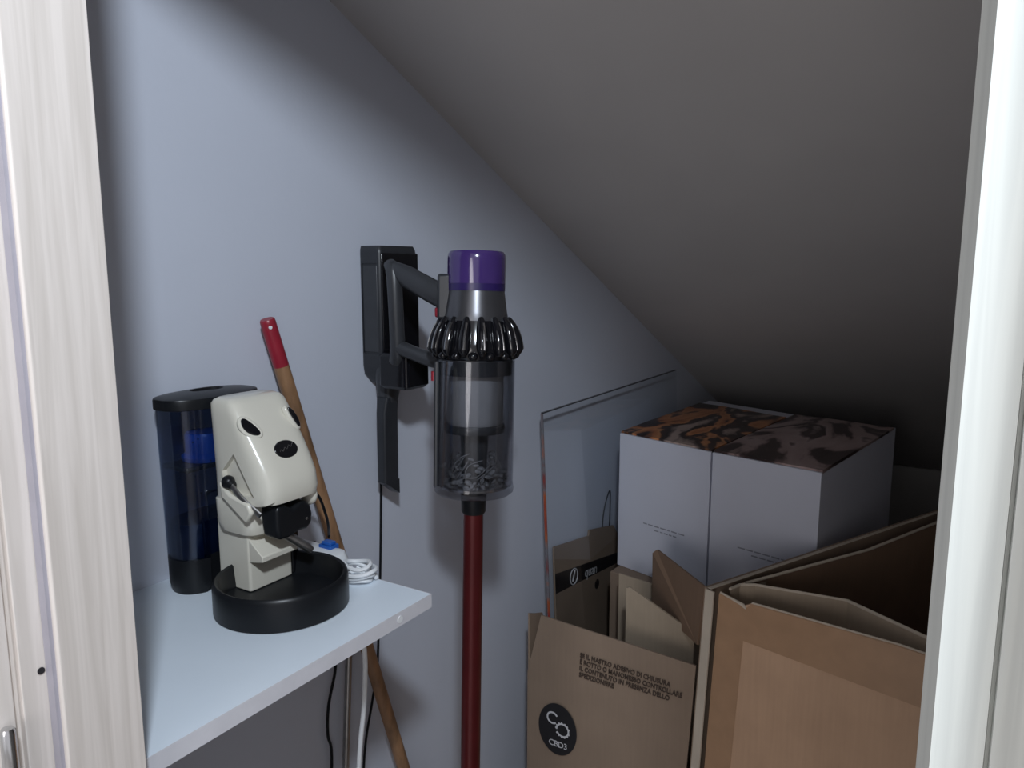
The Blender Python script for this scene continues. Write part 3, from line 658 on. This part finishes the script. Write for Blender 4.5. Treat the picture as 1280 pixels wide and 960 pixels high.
# near panel, set in from the left cut edge
fd = (b0 - a0).normalized(); nf = V((-fd.y, fd.x, 0))
if nf.x < 0: nf = -nf
e0 = a0 + fd * .024 + V((.006, 0, 0))
fpnt = lambda u, z, off=0: tuple(e0 + fd * u - nf * off + V((0, 0, z)) + lean * (1 - z / RZ))
W_ = (b0 - a0).length - .024
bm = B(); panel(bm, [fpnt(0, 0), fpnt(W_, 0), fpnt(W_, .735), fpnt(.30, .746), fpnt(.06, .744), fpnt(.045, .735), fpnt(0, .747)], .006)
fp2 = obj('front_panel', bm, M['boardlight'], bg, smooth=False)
bm = B(); tube(bm, [fpnt(.0, .747, .003), fpnt(.02, .742, .003), fpnt(.045, .736, .004), fpnt(.052, .733, .007)], [.0022, .0028, .0036, .002], 8, curve=False)
tube(bm, [fpnt(.06, .7445, .003), fpnt(.30, .7465, .003), fpnt(W_, .7355, .003)], .0022, 8, curve=False); obj('cut_edge', bm, M['boardedge'], fp2, smooth=False)
bm = B(); panel(bm, [fpnt(.0, .0, .0065), fpnt(.046, .0, .0065), fpnt(.052, .735, .0065), fpnt(.045, .735, .0065), fpnt(0, .7465, .0065)], .0004); obj('tape', bm, M['tape'], fp2, smooth=False)
bm = B(); panel(bm, [fpnt(.05, .672, .0070), fpnt(W_, .650, .0070), fpnt(W_, .735, .0070), fpnt(.30, .7455, .0070), fpnt(.06, .7435, .0070), fpnt(.052, .734, .0070)], .0004); obj('tape', bm, M['tape'], fp2, smooth=False)
# inner flap folded behind the near panel, kinked in the middle
k0 = a0 + V((.040, -.040, 0)); k1 = V((1.392, -.727, 0)); k2 = V((1.300, -.875, 0)); k3 = V((1.27, -.985, 0))
g = B(); ptsF = [k0 + V((-.024, .004, 0)), k0 + V((.004, -.006, 0)), k0 + V((.018, -.03, 0)), k1, k2, k3]; n_in = V((.006, .001, 0))
lo_ = [[V((p.x, p.y, .45)), V((p.x, p.y, .749)), V((p.x, p.y, .749)) + n_in, V((p.x, p.y, .45)) + n_in] for p in ptsF]
rings(g, lo_); ifl = obj('flap', g, M['boardgrey'], bg, smooth=False, label='pale kinked inner flap')
bm = B(); tube(bm, [V((p.x, p.y, .7492)) + n_in * .5 for p in ptsF], .0032, 8, curve=False); obj('cut_edge', bm, M['boardedge'], ifl, smooth=False)
# far and right panels, bottom
bm = B(); panel(bm, [up(b0 + V((.006, 0, 0)), 0), up(c0, 0), up(c0, RZ - .01), up(b0 + V((.006, 0, 0)), RZ - .01)], -.006); obj('side_panel', bm, M['board'], bg, smooth=False)
bm = B(); panel(bm, [up(c0, 0), up(d0 - V((.002, .01, 0)), 0), up(d0 - V((.002, .01, 0)), RZ - .01), up(c0, RZ - .01)], -.006); obj('back_panel', bm, M['board'], bg, smooth=False)
bm = B(); cc = (a0 + b0 + c0 + d0) / 4
prism(bm, [up(p.lerp(cc, .03), .001) for p in (a0, b0, c0, d0)], (0, 0, .006)); obj('bottom', bm, M['board'], bg, smooth=False)

# ------------------------------------------------------------------ light, world, camera
def area(name, loc, tgt, size, power, col):
    l = bpy.data.lights.new(name, 'AREA'); l.shape = 'DISK'; l.size = size; l.energy = power; l.color = col
    o = bpy.data.objects.new(name, l); COL.objects.link(o); o.location = loc
    o.rotation_euler = (V(tgt) - V(loc)).to_track_quat('-Z', 'Y').to_euler(); return o
area('room_lamp', (-.20, -1.10, 1.99), (1.25, -.25, 1.0), .11, 11.0, (.815, .90, 1.0))
area('fill_behind_camera', (-2.7, -1.15, 1.35), (1.0, -.7, 1.1), 1.3, 16, (1.0, .96, .95))  # added fill light, no real window; brightens the soffit and carton fronts
w = bpy.data.worlds.new('room light'); S.world = w; w.use_nodes = True
bgN = w.node_tree.nodes['Background']; bgN.inputs[0].default_value = (.98, .96, 1.0, 1); bgN.inputs[1].default_value = .46

cd = bpy.data.cameras.new('camera'); cam = bpy.data.objects.new('camera', cd); COL.objects.link(cam)
cd.sensor_width = 36; cd.lens = 36 * 960 / 1280; cd.clip_start = .01
cam.location = (0, -.90, 1.33); cam.rotation_euler = (math.radians(90 - 8.7), 0, math.radians(31.9 - 90))
S.camera = cam
S.view_settings.view_transform = 'Standard'; S.view_settings.look = 'None'; S.view_settings.gamma = 1; S.view_settings.exposure = .50
S.view_settings.use_curve_mapping = False
S.cycles.max_bounces = 10; S.cycles.transparent_max_bounces = 16; S.cycles.diffuse_bounces = 6
S.cycles.use_denoising = True
